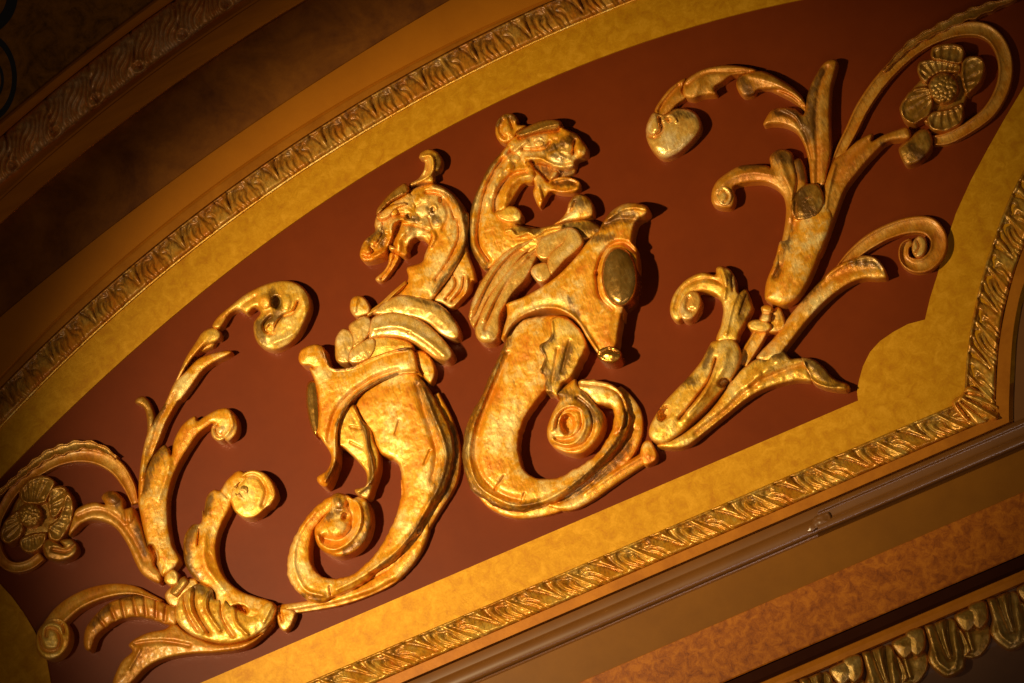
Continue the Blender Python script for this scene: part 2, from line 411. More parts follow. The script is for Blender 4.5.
def carved(name, inner, outer, rows, P, label, m=None, hfun=carve_tile, hbase=0., parent=None, flip=False, step=1.1, cat='moulding', end=5.):
    L = np.concatenate([[0], np.cumsum(np.linalg.norm(np.diff((inner+outer)/2, axis=0), axis=1))])
    n = int(L[-1]/step); s = np.linspace(0, L[-1], n)
    I = np.stack([np.interp(s, L, inner[:, k]) for k in (0, 1)], 1); O_ = np.stack([np.interp(s, L, outer[:, k]) for k in (0, 1)], 1)
    v = np.linspace(0, 1, rows)
    Pt = (I[:, None]*(1-v[None, :, None])+O_[:, None]*v[None, :, None]).reshape(-1, 2)
    u = np.repeat(s, rows); vv = np.tile(v, n)
    h = hbase+hfun(u, (1-vv) if flip else vv, P)
    h += .5*nz(Pt, .2, 2.)+.35*nz(Pt, .5, 8.)
    F = [(i*rows+j, i*rows+j+1, (i+1)*rows+j+1, (i+1)*rows+j) for i in range(n-1) for j in range(rows-1)]
    a, b, c = Pt[F[0][0]], Pt[F[0][1]], Pt[F[0][2]]
    if (b[0]-a[0])*-(c[1]-a[1])+(b[1]-a[1])*(c[0]-a[0]) < 0: F = [tuple(reversed(f)) for f in F]
    V, F, idx = relief(Pt, np.maximum(h, 1), F)
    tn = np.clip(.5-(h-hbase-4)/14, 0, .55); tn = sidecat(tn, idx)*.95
    o = link(name, V, F, m or STRIPM, parent, tn)
    if label: o['label'] = label; o['category'] = cat
    return o
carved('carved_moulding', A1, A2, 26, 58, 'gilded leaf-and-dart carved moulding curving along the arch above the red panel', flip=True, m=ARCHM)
xs = np.linspace(100, 963, 60); ib = np.stack([xs, 401.+SL*(xs-963)], 1); xo = np.linspace(140, 996, 60); ob = np.stack([xo, 417.+SL*(xo-996)], 1)
mr = empty('carved_moulding', 980, 409, 'gilded leaf-and-dart carved moulding under the red panel, turning up at the right corner', 'moulding')
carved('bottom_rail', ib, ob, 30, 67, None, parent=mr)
ri = spline(T('X 964,400 965,380 967,355 970,333 976,302 983,273 991.6,246 1000,222 1010,197 1024,170 1050,125 1090,70'), 3, False)
ro = spline(T('X 996,416 996,382 999.5,343 1004,312 1010,290 1017,266 1024,247 1036,218 1050,190 1070,155 1100,110 1130,80'), 3, False)
nn = 120
rs = lambda L: np.stack([np.interp(np.linspace(0, 1, nn), np.linspace(0, 1, len(L)), L[:, k]) for k in (0, 1)], 1)
def carve_diag(u, v, P): return carve_tile(u+14*v, v, P)
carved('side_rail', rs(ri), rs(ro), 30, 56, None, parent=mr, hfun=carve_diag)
blob('corner_leaf', 'X 952,402 962,394 968,386 978,390 990,396 998,402 999,418 990,422 978,425 966,422 958,414', 7, 7, 7, STRIPM, mr, nzs=.8,
     strokes=[('X 962,398 996,418', 2, 3), ('X 966,393 984,396 997,404', 1.3, -5), ('X 966,398 984,405 997,411', 1.3, -5), ('X 962,402 976,412 990,421', 1.3, -5), ('X 958,404 966,414 974,424', 1.3, -5)])
# plain mouldings beneath
def corner(y860b, side, x1=None):
    """polyline along the bottom then up the right-hand side, 2 + k points"""
    cx = side[0][0]; xs = np.linspace(-60, cx, 40); b = np.stack([xs, y860b+SL*(xs-860)], 1)
    r = spline([tuple(b[-1])]+side, 4, False); q = np.linspace(0, 1, 40)
    r = np.stack([np.interp(q, np.linspace(0, 1, len(r)), r[:, k]) for k in (0, 1)], 1)
    return np.vstack([b, r[1:]])
c3 = corner(475.3, [(996, 400), (999.5, 343), (1010, 290), (1024, 247), (1050, 190), (1130, 80)])
c4 = corner(486.0, [(1009, 400), (1012, 343), (1017, 309), (1025, 280), (1050, 220), (1140, 95)])
c5 = corner(491.0, [(1013.5, 400), (1016, 343), (1021, 309), (1029, 283), (1054, 224), (1145, 100)])
struct(loft('trim_9', [(c3, 4), (c3, 10), (c4, 10), (c4, 2), (c5, 2)], ORF))
# the glossy half-round: two lengths meeting at a chipped joint
def torus(name, x0, x1, ys, m):
    xs = np.linspace(x0, x1, 90); L = []
    for y, h in ys: L.append((np.stack([xs, y+SL*(xs-860)], 1), h))
    o = loft(name, L, m); o.data.polygons.foreach_set('use_smooth', [True]*len(o.data.polygons)); return struct(o)
def rnd(y0, y1, h0, h1, n=10): return [(y0+(y1-y0)*(1-math.cos(math.pi*i/n))/2, h0+(h1-h0)*math.sin(math.pi*i/n)) for i in range(n+1)]
torus('trim_10', -60, 822, [(488, 2), (489, 3), (498, 3)]+rnd(499, 516, 3, 10)+[(517, 3), (519, 1)], BRN)
torus('trim_11', 818, 1240, [(488, 2), (489, 9), (490, 10)]+rnd(490.5, 495, 10, 12, 6)+[(497, 9), (503, 9)]+rnd(505, 515, 9, 14, 8)+[(517, 5), (519, 1)], BRN)
jp = empty('paint_chip', 815, 520, 'chipped lump of filler where two lengths of brown half-round moulding meet', 'filler')
blob('lump', 'X 806,531 809,525 815,517 823,513 829,511 832,517 834,523 828,527 818,529 812,533', 7, 6, 5, BRN, jp, nzs=1.5, rough=1.)
def band(name, specs, m, x0=-60): return struct(loft(name, [(bl(y, x0), h) for y, h in specs], m))
band('trim_12', [(519, 1), (519.6, 5), (562, 5)], OLV)
band('trim_13', [(562, 5), (562.4, 5.8), (622.5, 5.8), (624, 4.5)], BURL)
band('trim_14', [(624, 4.5), (625, .8), (636, .8), (638, 4), (640, 6)], DRK)
band('trim_15', [(640, 6), (640.5, 13), (646, 15), (652, 15), (654, 8)], ORF)
band('wall_front', [(654, 8), (700, 6), (704, 5), (980, 5)], LOW)
# brown stile right of the frame
board('trim_16', [(1013.5, 424), (1013.5, 400), (1016, 343), (1021, 309), (1029, 283), (1054, 224), (1145, 100), (1300, 60), (1300, 300), (1240, 326)], 3, BRN)

# upper torus, acanthus carving
def carve_torus(u, v, P):
    h = 12*np.sqrt(np.clip(1-((v-.5)/.5)**2, 0, 1))
    y = v*44.; q = (u+10*np.sin(v*2.6)) % P
    fl = np.cos((u-24*v+5*np.sin(v*6.)+2.5*np.sin(u*.21))/P*2*math.pi*7)
    h += 3.2*fl*np.clip(np.sin(v*math.pi), 0, 1)**.5
    m = u % P; m = np.where(m > P/2, m-P, m)
    d = np.hypot(m-4, y-7); h -= 7*np.exp(-(d/3.2)**2); h += 3*np.exp(-((d-7)/2.)**2)*(y < 18)
    h -= 5*np.exp(-((m-2-20*(v-.2))/1.9)**2)*(v > .2)
    h += 2.2*np.exp(-((np.abs(v-.82))/.05)**2)*np.cos(u/P*2*math.pi*4)
    return h
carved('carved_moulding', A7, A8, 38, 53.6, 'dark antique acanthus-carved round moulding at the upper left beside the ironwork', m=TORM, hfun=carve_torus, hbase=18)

# big hanging leaf moulding, bottom right
lm = empty('leaf_moulding', 1000, 640, 'dark bronze hanging leaf-and-tongue moulding in the bottom right corner', 'moulding')
def leafset(i):
    dx = (i*62.5); dy = dx*SL
    sh = lambda s: [(x+dx, y+dy) for x, y in T(s)]
    big = sh('Y 470,365 520,350 600,320 640,330 660,370 690,400 715,450 735,500 700,545 690,600 640,640 590,652 540,625 505,590 485,545 495,480 480,420')
    P, h, f, tn = blobdata(big, 10, 9, 6, nzs=.6, tbase=.1, seed=i)
    def strokes(L, P=P):
        hh = np.zeros(len(P))
        for s, wd, am in L: hh += am*np.exp(-(dseg(P, spline(sh(s), 2, False))/wd)**2)
        return hh
    h += strokes([('Y 600,320 600,420 625,540', 2.2, -9), ('Y 525,350 560,450 605,550', 2.0, -6), ('Y 640,350 640,450 650,520 640,600', 3, 3), ('Y 490,380 520,480 545,560 600,610', 3, 3),
                  ('Y 560,340 580,420 612,530', 2, 3), ('Y 660,400 690,480 690,540', 2, -4)])
    V, F, idx = relief(P, h, f); link('leaf', V, F, LEAFM, lm, sidecat(tn, idx)) 
    for s, H in (('Y 370,395 420,375 465,380 480,440 470,500 430,540 395,520 370,480 360,430', 9), ('Y 640,300 700,270 755,255 770,300 765,350 720,400 690,400 660,370 635,330', 9)):
        P, h, f, tn = blobdata(sh(s), 13, H, 8, nzs=.6, seed=i+2., tbase=.1)
        V, F, idx = relief(P, h, f); link('lobe', V, F, LEAFM, lm, sidecat(tn, idx))
    P, h, f, tn = blobdata(sh('Y 385,500 480,510 490,600 440,680 370,700 310,680 275,610 300,560 330,420 350,410'), 5, 7, 7, nzs=.5, seed=i+5.)
    h += strokes([('Y 330,440 360,540 390,650', 2.5, 4), ('Y 300,600 330,670 390,690', 2, 3)], P)
    V, F, idx = relief(P, h, f); link('tongue', V, F, LEAFM, lm, sidecat(tn, idx))
for i in range(-4, 4): leafset(i)

# ------------------------------------------------------------------ right-hand dragon
DR = empty('winged_dragon', 555, 330, 'gilded relief dragon on the right of the pair, head raised with open jaws facing right', 'dragon ornament', 'pair of back-to-back dragon reliefs')
neck = blobdata('A 300,262 235,330 175,400 120,510 85,590 66,660 B 50,150 48,230 58,300 90,365 140,410 250,330 380,260 450,215 380,192 310,182 285,160 A 300,655 325,600 345,560 385,510 440,500 470,450 450,410 400,325 340,270',
     9, 10, 13, tarn=[('A 235,330 120,510 B 50,150 58,300 140,405', 3)], nzs=1.1, strokes=[
     ('A 400,430 320,450 250,520 212,600 212,665', 2, -4.5), ('A 430,450 350,470 290,540 265,640', 4, 3),
     ('A 320,300 250,370 195,450 150,560 130,650 B 95,200 100,280 150,360', 2, -3.5), ('A 290,280 205,390 140,500 100,600 B 65,150 70,280 120,370', 2.5, 2.5),
     ('A 280,340 300,400 260,430 230,480 200,560', 3.5, 2.5)], bumps=[('A 290,340,35,30 300,400,32,28 230,430,30,30 190,520,28,32 340,350,30,26 160,610,22,26', 2.6)])
tail = blobdata('C 330,150 260,215 235,260 195,350 150,450 100,560 55,640 D 45,150 22,230 12,330 28,430 60,510 130,562 190,602 300,622 420,598 520,552 610,488 700,408 790,318 850,228 870,130 840,40 C 835,530 785,485 700,458 615,463 600,480 600,515 650,530 D 690,70 770,85 788,150 765,230 700,328 600,398 500,448 420,456 350,430 306,350 300,250 330,150 380,70 440,0 C 445,480 520,350 640,260 560,150 470,130',
     17, 8, 14, rough=.9, nzs=.7, strokes=[
     ('C 215,330 120,560 D 70,180 45,330 90,480 200,560 300,590 420,570 520,520 610,455 700,370 770,290 820,210 840,120', 2.2, 2.6),
     ('C 250,330 150,560 D 100,190 80,330 120,450 210,530 300,560', 3, -2), ('D 225,440 180,510', 1, -2.5), ('D 330,530 315,575', 1, -2),
     ('C 620,480 760,500 830,560 850,681 D 800,230', 1.6, -2)], tarn=[('C 240,260 195,350 100,560 D 30,230 25,400 90,530 220,610 400,590', 7), ('D 560,510 700,390 820,240 850,110', 4)])
ends = blobdata('D 500,70 510,40 480,20 520,-5 550,-30 C 590,455 610,490 660,540 710,600 D 735,120 738,180 715,240 660,305 600,332 520,315 460,272 445,205 470,125',
     18, 11, 12, nzs=.8, bumps=[('D 550,175,42,58', -12)], strokes=[('D 490,250 530,255 590,235 625,180 615,110 560,95 510,130 495,190', 2, -3), ('D 480,280 560,300 640,270 680,190 665,100 600,40', 2, -2.6),
     ('D 470,200 490,130 550,85 610,100 640,180 600,260 530,280 475,250', 2.2, 2.2)], tarn=[('D 520,20 640,60 700,150', 8)])
lip = ribdata('D 90,510,16 160,580,26 280,622,34 420,606,40 530,565,46 650,485,54 760,390,58 840,300,58 880,210,54 885,120,44 C 845,555,34 810,500,16', 4, 'dome', hb=7, nzs=1.5, strokes=[('D 540,600 660,525 770,430 860,320 905,200', 1.1, -2.4), ('D 540,585 650,505 760,410 850,300 890,190', 1.1, -2.4), ('D 530,570 640,495 750,395 840,285 875,180', 1.1, -2.2)], tarn=[('D 540,580 660,500 780,390 870,270', 5)])
joined('body', [neck, tail, ends, lip], GOLD, DR)
blob('tail_leaf', 'C 470,145 560,150 645,262 610,370 570,445 520,480 500,545 470,530 440,520 432,440 408,415 432,350 405,285 460,240', 24, 5, 8, PALE, DR, nzs=.6, rough=.8,
     strokes=[('C 470,160 470,240 415,290 435,350 415,420 440,510', 1.5, 1.5), ('C 500,300 470,470', 1.5, -1.5), ('C 560,260 520,420', 1.5, -1.5)], tarn=[('C 470,240 420,300 440,430 460,520', 5), ('C 560,300 500,450', 6)])
head = blob('head', 'A 340,205 400,165 470,130 540,118 600,125 625,165 655,180 705,205 742,250 770,290 766,330 735,352 705,365 692,400 650,422 600,418 560,410 520,395 470,388 430,400 400,418 345,340 300,300 285,262', 13, 8, 8, GOLD, DR, nzs=2.4,
     strokes=[('A 360,230 440,205 520,190 590,185', 2.2, -4), ('A 380,295 440,300 510,290 540,260', 1.6, -3.5), ('A 400,350 480,350 520,370 600,400 680,390', 2.2, 3.), ('A 320,310 370,270 400,245', 2, 3),
     ('A 410,380 470,385 540,400', 2, -4), ('A 690,250 685,320', 1.6, -4), ('A 560,270 600,330 680,370', 1.6, 1.5)],
     bumps=[('A 640,270,60,55', 4), ('A 725,300,42,50', 6), ('A 600,340,75,40', 3), ('A 435,378,22,18', -7)], tarn=[('A 540,300 640,250 690,210', 6), ('A 600,350 560,330', 5)])
blob('eye', ell(460+475/6.024, 100+252/6.024, 7, 6), 19, 6, 6, GOLD, head, nzs=.4, strokes=[('A 440,255 475,235 510,250', 1.2, -1.5)])
blob('brow', 'A 335,208 350,190 400,162 470,130 540,117 600,124 612,150 585,178 510,190 440,205 375,225', 20, 7, 7, ANTQ, head, nzs=.7, strokes=[('A 360,212 440,190 520,160 590,145', 1.6, 1.5)])
blob('ear', 'A 212,185 225,125 268,84 320,84 350,115 348,145 402,155 350,195 330,235 270,262 228,240', 13, 9, 9, GOLD, head, nzs=1.2, strokes=[('A 260,120 240,180 270,220', 2, -3), ('A 300,110 320,170', 2, -2.5)], tarn=[('A 225,150 260,100 330,110', 4)])
jaw = blob('jaw', 'A 545,478 620,460 700,478 728,510 716,545 670,566 600,562 560,548 530,572 515,602 486,648 465,630 440,560 448,505 400,425 450,415 500,460 530,492', 10, 7, 6, GOLD, head, nzs=1.,
     strokes=[('A 570,500 650,485 700,500', 3, -4), ('A 560,548 640,550 710,530', 1.8, 2), ('A 470,520 490,600', 2, 3)], tarn=[('A 580,505 680,500', 4)])
blob('mouth', 'A 395,385 470,380 560,400 640,415 690,405 690,440 620,470 560,490 530,500 490,460 440,430 400,425', 6, 2, 4, GOLD, head, nzs=.8, tarn=[('A 450,400 560,440 660,430', 6)], tbase=.3)
blob('tooth', 'A 540,478 552,435 572,425 592,428 585,452 560,474', 17, 3, 3, BURN, head, nzs=.2)
blob('chest_curl', 'B 180,118 215,95 260,80 300,95 318,130 305,160 250,168 200,150', 18, 6, 6, PALE, DR, nzs=.8)
blob('shoulder', 'B 220,180 300,180 380,195 470,180 560,160 650,152 712,182 722,212 680,245 620,270 500,330 380,330 260,300 230,230', 13, 7, 8, PALE, DR, nzs=1., strokes=[('B 230,215 260,205 290,235 350,215 380,235 440,200 520,185', 2, 3.5), ('B 240,240 300,250 360,240', 1.5, -3)], tarn=[('B 560,190 700,190', 8), ('B 300,200 400,205', 4)])
blob('leaf_bud', 'B 480,178 520,145 545,110 560,60 598,22 650,32 680,72 682,130 625,152 540,162', 14, 9, 9, GOLD, DR, nzs=.8, strokes=[('B 490,175 560,110 590,60', 1.6, -3), ('B 500,168 570,90', 2, 2)], tarn=[('B 590,50 640,60', 7)])
blob('feather', 'B 430,232 340,255 240,310 170,380 110,465 65,560 45,640 C 45,140 58,180 75,190 110,120 150,40 B 240,440 330,330 420,270', 17, 6, 7, BURN, DR, nzs=.5, strokes=[('B 380,270 240,360 140,500 80,640 C 65,150', 2, -3.5), ('B 300,280 180,400 100,540 C 55,110', 1.6, 1.8)])
blob('feather', 'B 410,290 330,330 245,410 170,510 120,600 85,690 C 78,190 78,225 95,258 130,274 180,262 204,215 208,130 240,70 280,10 B 330,470 360,420 392,350', 20, 8, 9, BURN, DR, nzs=.7, strokes=[('B 390,320 280,420 190,560 140,681 C 130,200', 2.2, -3), ('B 340,350 200,520 120,660', 2.2, 2)], bumps=[('C 135,235,40,25', 2)])
for s, hh in (('B 398,345 388,300 410,250 480,215 560,190 610,215 560,262 500,300 450,355', 24), ('B 555,195 600,205 632,262 600,310 540,360 500,405 465,435 445,385 462,320 520,270', 26), ('B 362,425 380,385 440,370 460,400 470,435 440,468 400,472', 25)):
    blob('feather_scale', s, hh, 5, 6, BURN, DR, nzs=.5)
blob('drape', 'B 240,580 330,545 440,482 520,420 600,335 655,262 705,215 735,160 785,100 858,66 940,74 968,98 950,130 912,150 892,190 882,260 905,300 912,400 892,520 845,590 832,660 C 830,120 812,210 800,285 740,345 700,318 650,245 612,180 562,130 490,98 410,100 325,132 265,182 238,230 212,252 225,190 240,140 240,90', 23, 7, 7, GOLD, DR, nzs=.7, g=1.4,
     strokes=[('C 228,235 265,175 335,125 420,95 490,95 560,122 618,178 658,240 705,318', 1.8, 3.2), ('C 300,175 350,140 420,118 490,120 550,150 600,205', 2, -3), ('B 250,575 330,542 440,480 520,418 600,335', 1.6, 2.5),
     ('B 760,150 830,100 900,90 950,100', 2, 3), ('B 740,180 800,150 890,150', 3, -3), ('B 700,430 720,350 770,285 840,270 900,320', 2, -3.5), ('B 700,430 715,540 780,610', 2, -3.5)],
     tarn=[('B 740,180 800,140 880,130', 8), ('B 690,250 780,240', 5), ('B 560,560 C 600,130', 4)])
blob('cabochon', ell(460+816/5.12, 190+445/5.12, 18.5, 30.5, -3, 20), 28, 14, 17, BOSS, DR, nzs=.35)
blob('knob', ell(460+765/5.12, 290+330/5.12, 12.5, 9, 6), 26, 7, 7, BOSS, DR, nzs=1.2, strokes=[('C 715,330 760,305 815,320', 1.4, -1.6)])

# ------------------------------------------------------------------ left-hand dragon
DL = empty('winged_dragon', 400, 380, 'gilded relief dragon on the left of the pair, head bowed with jaws facing lower left', 'dragon ornament', 'pair of back-to-back dragon reliefs')
neck = blobdata('I 500,664 560,582 640,472 690,372 716,255 718,150 E 758,430 745,395 700,338 640,288 560,260 480,278 420,310 I 350,90 380,180 470,230 482,300 452,385 432,435 345,468 350,535 300,620 F 470,170 600,200 700,190', 10, 10, 12, nzs=1.,
     strokes=[('E 560,285 640,310 690,360 725,430 735,500 I 680,200 690,300 655,400 590,490 510,610', 3, 3), ('E 520,315 600,325 660,390 690,470 I 650,170 655,290 600,420 520,540', 2, -3.2),
     ('I 560,60 590,150 560,240', 2, -2), ('I 480,240 510,280 480,340', 2, 3), ('I 470,180 470,260', 1.6, -3)],
     bumps=[('I 395,60,38,34 450,45,30,26 440,130,40,36 500,110,30,34 520,190,34,34 380,130,34,30', 3), ('I 500,120,16,20 355,160,16,18 545,60,14,20', -4)],
     tarn=[('I 690,150 700,290 660,400 590,500 510,610', 3.2), ('I 480,120 520,190', 5), ('E 640,300 740,420', 5)])
tail = blobdata('G 640,-10 700,18 762,100 822,200 870,300 890,400 880,490 850,590 H 850,118 802,185 772,262 705,332 660,392 600,442 520,492 440,550 340,592 265,626 200,620 150,582 102,520 88,455 98,370 130,280 180,200 240,132 312,85 350,100 330,140 280,190 238,240 215,290 204,360 216,432 262,492 330,506 420,482 500,422 562,348 612,260 650,170 670,80 672,0 G 625,640 620,520 580,460 510,420 470,330 390,180 500,50',
     17, 8, 14, rough=.8, nzs=.7, strokes=[('G 730,90 780,220 830,340 850,440 830,540 790,640 H 830,90 770,200 720,280 660,350 600,400 520,460 440,510 340,560', 2.4, 2.4),
     ('G 700,80 740,220 780,340 800,440 780,560', 3, -2), ('H 230,160 160,250 125,350 125,450 180,560 270,590', 2.4, 1.8), ('H 305,545 312,590', 1, -2.5), ('G 740,480 770,410', 1, -2), ('G 590,330 610,260', 1, -2), ('H 520,480 600,440 660,380 740,290 800,200', 2, -3)],
     tarn=[('G 720,60 790,230 850,340 870,440 830,560 790,650', 8), ('H 780,200 700,320', 4), ('H 170,590 260,610', 4), ('H 560,450 640,390', 3)])
ball = blobdata('H 308,95 340,66 395,76 425,95 452,85 492,102 516,150 520,225 492,308 432,370 352,395 282,372 240,325 228,250 262,200 300,150', 18, 9, 9, nzs=1.2,
     strokes=[('H 410,85 452,125 465,190 448,262 400,322 330,355 270,335 242,285', 2, 3), ('H 400,130 425,190 410,260 350,310 280,300', 4, -4.5)], bumps=[('H 355,110,38,40', 5), ('H 350,250,52,50', 6), ('H 385,185,22,20', -7)], tarn=[('H 340,90 360,140 300,190', 5), ('H 500,130 490,280 380,370', 4)])
lip = ribdata('G 800,120,14 850,250,30 880,380,38 876,500,42 850,590,44 H 830,140,44 770,240,42 700,325,40 640,400,36 570,460,28 480,510,12', 4, 'dome', hb=8, nzs=1.8, tarn=[('G 890,300 890,500 850,640', 5)])
joined('body', [neck, tail, ball, lip], GOLD, DL)
head = blob('head', 'I 165,150 148,205 148,250 92,300 66,350 60,400 88,434 150,427 208,405 234,352 280,385 322,402 352,386 348,342 375,300 430,288 478,325 505,250 482,180 442,100 400,40 350,15 300,45 230,80', 14, 8, 8, GOLD, DL, nzs=2.8,
     strokes=[('I 305,195 275,260 242,345', 2.4, -8), ('I 320,175 262,190 248,230 250,290 215,360 150,400', 2, 4), ('I 350,235 300,290 290,360', 3, 3), ('I 330,205 400,215 470,240', 1.4, -3), ('I 200,200 190,280 150,340', 1.6, -3), ('I 360,330 390,365', 2, 3), ('I 80,385 110,395 140,370 120,345', 1.5, -3.5), ('I 170,170 200,180 260,150 320,150', 1.6, -3.5), ('I 150,250 110,310 90,330', 1.5, -3), ('I 420,60 400,110 430,160', 1.5, -3), ('I 470,90 520,140', 1.5, -3)],
     bumps=[('I 100,360,36,40', 5), ('I 165,290,40,40', 3), ('I 210,230,30,30', 3), ('I 350,260,50,60', 3), ('I 410,340,40,38', -9), ('I 355,160,18,18', -4), ('I 240,130,34,28', 3)], tarn=[('I 120,300 170,250', 5), ('I 200,240 190,330', 4), ('I 350,160 400,180', 4)])
blob('brow', 'E 220,455 222,420 245,385 300,322 380,262 412,278 405,320 345,350 290,385 240,440', 21, 7, 6, ANTQ, head, nzs=.8, strokes=[('E 235,440 300,370 380,320', 1.4, 2)])
blob('cheek_fold', 'E 230,470 245,440 300,395 380,375 405,390 340,415 300,460 260,480', 24, 4, 5, GOLD, head, nzs=.8)
blob('horn', 'E 475,108 490,75 540,55 590,75 616,120 604,180 566,202 565,255 480,262 425,282 418,264 468,235 500,190 512,140 495,115', 12, 8, 7, PALE, head, nzs=.8, strokes=[('E 495,100 545,95 560,130 550,200 470,250', 1.6, 3), ('E 520,120 530,190 470,240', 2, -3)], tarn=[('E 590,100 595,170', 4)])
blob('eye', ell(350+262/6.024, 190+132/6.024, 5, 4.5), 22, 4, 5, GOLD, head, nzs=.4)
blob('tongue', 'I 238,372 230,440 200,490 158,525 155,545 180,555 212,540 245,500 292,430 300,398 270,380', 8, 6, 5, GOLD, head, nzs=.8, strokes=[('I 270,400 240,470 190,535', 1.4, -3)])
blob('tooth', 'I 238,330 280,345 282,360 240,362', 21, 3, 2.5, BURN, head, nzs=.2)
blob('chest_fringe', 'I 690,330 716,400 740,460 760,540 F 935,60 925,105 880,152 828,196 780,172 738,152 800,70 830,20', 9, 7, 7, GOLD, DL, nzs=1.4, strokes=[('F 840,30 850,80 800,150', 1.6, -4), ('F 890,40 880,100 830,160', 1.6, -4), ('F 905,40 900,110 840,185', 1.6, 2.5)])
blob('feather', 'F 425,222 480,165 560,127 650,133 740,160 810,210 858,280 868,340 830,356 762,325 700,270 600,240 500,235', 17, 8, 9, BURN, DL, nzs=.7, tarn=[('F 600,140 760,190 840,260', 3)])
blob('feather', 'F 400,335 418,250 500,215 600,225 700,275 772,340 822,400 833,440 800,468 740,450 660,392 580,352 480,342 420,352', 22, 8, 9, BURN, DL, nzs=.7, strokes=[('F 430,300 560,290 680,350 790,440', 3, 1.8)], bumps=[('F 610,320,10,9', -3)])
blob('feather', 'F 400,350 480,340 590,358 632,396 560,420 450,450 380,480 370,400', 20, 6, 7, PALE, DL, nzs=.7)
blob('feather_curl', 'F 640,420 690,418 732,468 746,530 722,582 680,545 650,490', 12, 7, 6, GOLD, DL, nzs=.7)
for s in ('F 300,288 335,256 385,236 418,260 410,320 372,372 322,402 315,345', 'F 235,345 270,300 318,318 332,380 312,430 300,478 240,468 230,400', 'F 310,405 370,362 430,348 442,400 405,455 340,480 296,465'):
    blob('feather_scale', s, 23, 6, 6, BURN, DL, nzs=1.1)
blob('leaf_bud', 'F 308,205 314,150 350,130 386,145 412,192 402,225 340,242', 13, 7, 7, GOLD, DL, nzs=.8, strokes=[('F 340,150 330,210', 2, 2)])
ribbon('collar_edge', 'F 395,232,14 470,182,16 540,115,14 600,62,12', 9, PALE, DL, hb=12, kind='ridge', nzs=.8)
blob('drape', 'F 43,450 62,405 130,380 175,400 190,455 225,502 320,492 420,446 520,412 600,395 636,420 655,500 672,538 G 690,20 600,30 500,70 405,130 340,205 305,285 298,380 290,480 248,592 205,588 190,550 242,510 262,440 215,360 192,320 200,200 185,80 150,-10 F 122,505 100,492 58,485', 22, 7, 7, GOLD, DL, nzs=.7,
     strokes=[('G 690,12 600,20 500,60 400,122 332,195 292,275 280,350 278,470 230,570', 1.8, 3.6), ('G 600,5 490,40 380,110 300,190 262,275 250,360', 2.6, -2.6), ('F 160,390 190,455 225,502 320,492 420,446 520,412 600,398', 1.7, 3)],
     tarn=[('G 600,20 500,60 400,122 332,195 290,280', 2.4), ('G 240,550 290,480', 4), ('F 150,395 190,470 240,505 330,492', 3), ('F 560,405 620,400', 3)])
blob('cabochon', 'G 150,58 188,60 200,120 206,200 206,295 182,342 155,285 136,190 134,100', 15, 9, 6, BOSS, DL, nzs=.4)
blob('drape_tail', 'G 300,260 345,190 385,178 422,250 462,292 480,360 505,420 506,500 482,582 452,655 400,642 384,612 438,592 442,530 400,470 330,402 300,380', 19, 6, 7, PALE, DL, nzs=.8,
     strokes=[('G 375,195 415,270 438,310 448,390 470,470 470,560 400,625', 2, 3.6), ('G 360,290 420,300', 1, -2), ('G 360,370 420,400', 1, -2)], tarn=[('G 420,270 445,340 465,480 460,590 420,630', 3.2)])

# ------------------------------------------------------------------ right-hand foliage scroll
FR = empty('foliage_scroll', 745, 330, 'gilded acanthus scroll on the right of the red panel, reaching the top right corner', 'scroll ornament', 'pair of foliage scroll reliefs')
ribbon('stem', 'D 985,325,40 945,350,32 800,440,36 660,540,34 560,590,30 470,590,20 420,570,8', 8, GOLD, FR, hb=5, nzs=.8, strokes=[('D 950,330 800,420 640,530', 1.5, 2)])
blob('knob', 'T 5,545 25,515 50,515 75,560 82,590 70,612 25,630 2,600', 11, 6, 6, GOLD, FR, nzs=.8)
blob('leaf', 'T 80,535 200,480 330,370 440,215 500,160 570,118 630,88 670,95 700,130 760,134 785,190 800,238 730,237 640,256 560,286 480,336 400,400 300,480 225,538 150,552', 11, 9, 9, PALE, FR, nzs=1., strokes=[('T 760,160 640,200 520,260 400,370 260,480', 3, -2.5), ('T 690,130 600,170 500,260', 4, 2.5)], bumps=[('T 630,130,30,24 600,190,26,22 540,200,26,22 500,280,24,20 560,250,22,18', 2)], tarn=[('T 560,130 660,110', 5)])
blob('leaf_tip', 'T 745,132 800,134 850,168 900,222 970,255 962,284 900,282 840,265 800,238 775,190', 10, 8, 8, PALE, FR, nzs=.8, strokes=[('T 760,150 790,225 860,262 950,268', 1.8, 3.5)], tarn=[('T 800,160 900,240', 9)], tbase=.3)
blob('leaf', 'T 40,482 58,420 118,330 220,222 280,150 318,80 340,52 410,36 446,50 470,100 464,160 432,220 370,295 322,350 260,412 190,480 120,527 68,520', 16, 10, 11, PALE, FR, nzs=1.,
     strokes=[('T 352,135 322,230 252,330 185,410', 1.6, -6), ('T 350,180 300,290 220,380', 2, 3), ('T 400,100 380,180 310,300 210,420', 4, 2.5), ('T 440,130 400,180', 6, 2)], bumps=[('T 112,388,28,42;35', -14), ('T 388,245,30,22;-20', -16)], tarn=[('T 210,230 250,240', 6), ('T 330,90 300,170', 4)])
blob('leaf', 'S 392,520 416,430 425,350 402,295 350,270 300,268 262,300 232,380 200,418 165,402 153,350 172,280 222,215 280,178 330,165 385,178 390,145 415,133 460,150 490,200 502,268 545,253 572,320 577,350 548,410 512,470 490,520', 13, 9, 9, PALE, FR, nzs=.7,
     strokes=[('S 500,270 470,350 440,480', 2, 2), ('S 420,150 440,220 430,300', 2, 2), ('S 180,350 210,260 280,210 370,200 440,240', 2, -1.8), ('S 545,280 510,380', 1.2, -2), ('S 470,180 475,260', 1.2, -2)], tarn=[('S 540,280 520,400', 6), ('S 460,180 480,230', 4)])
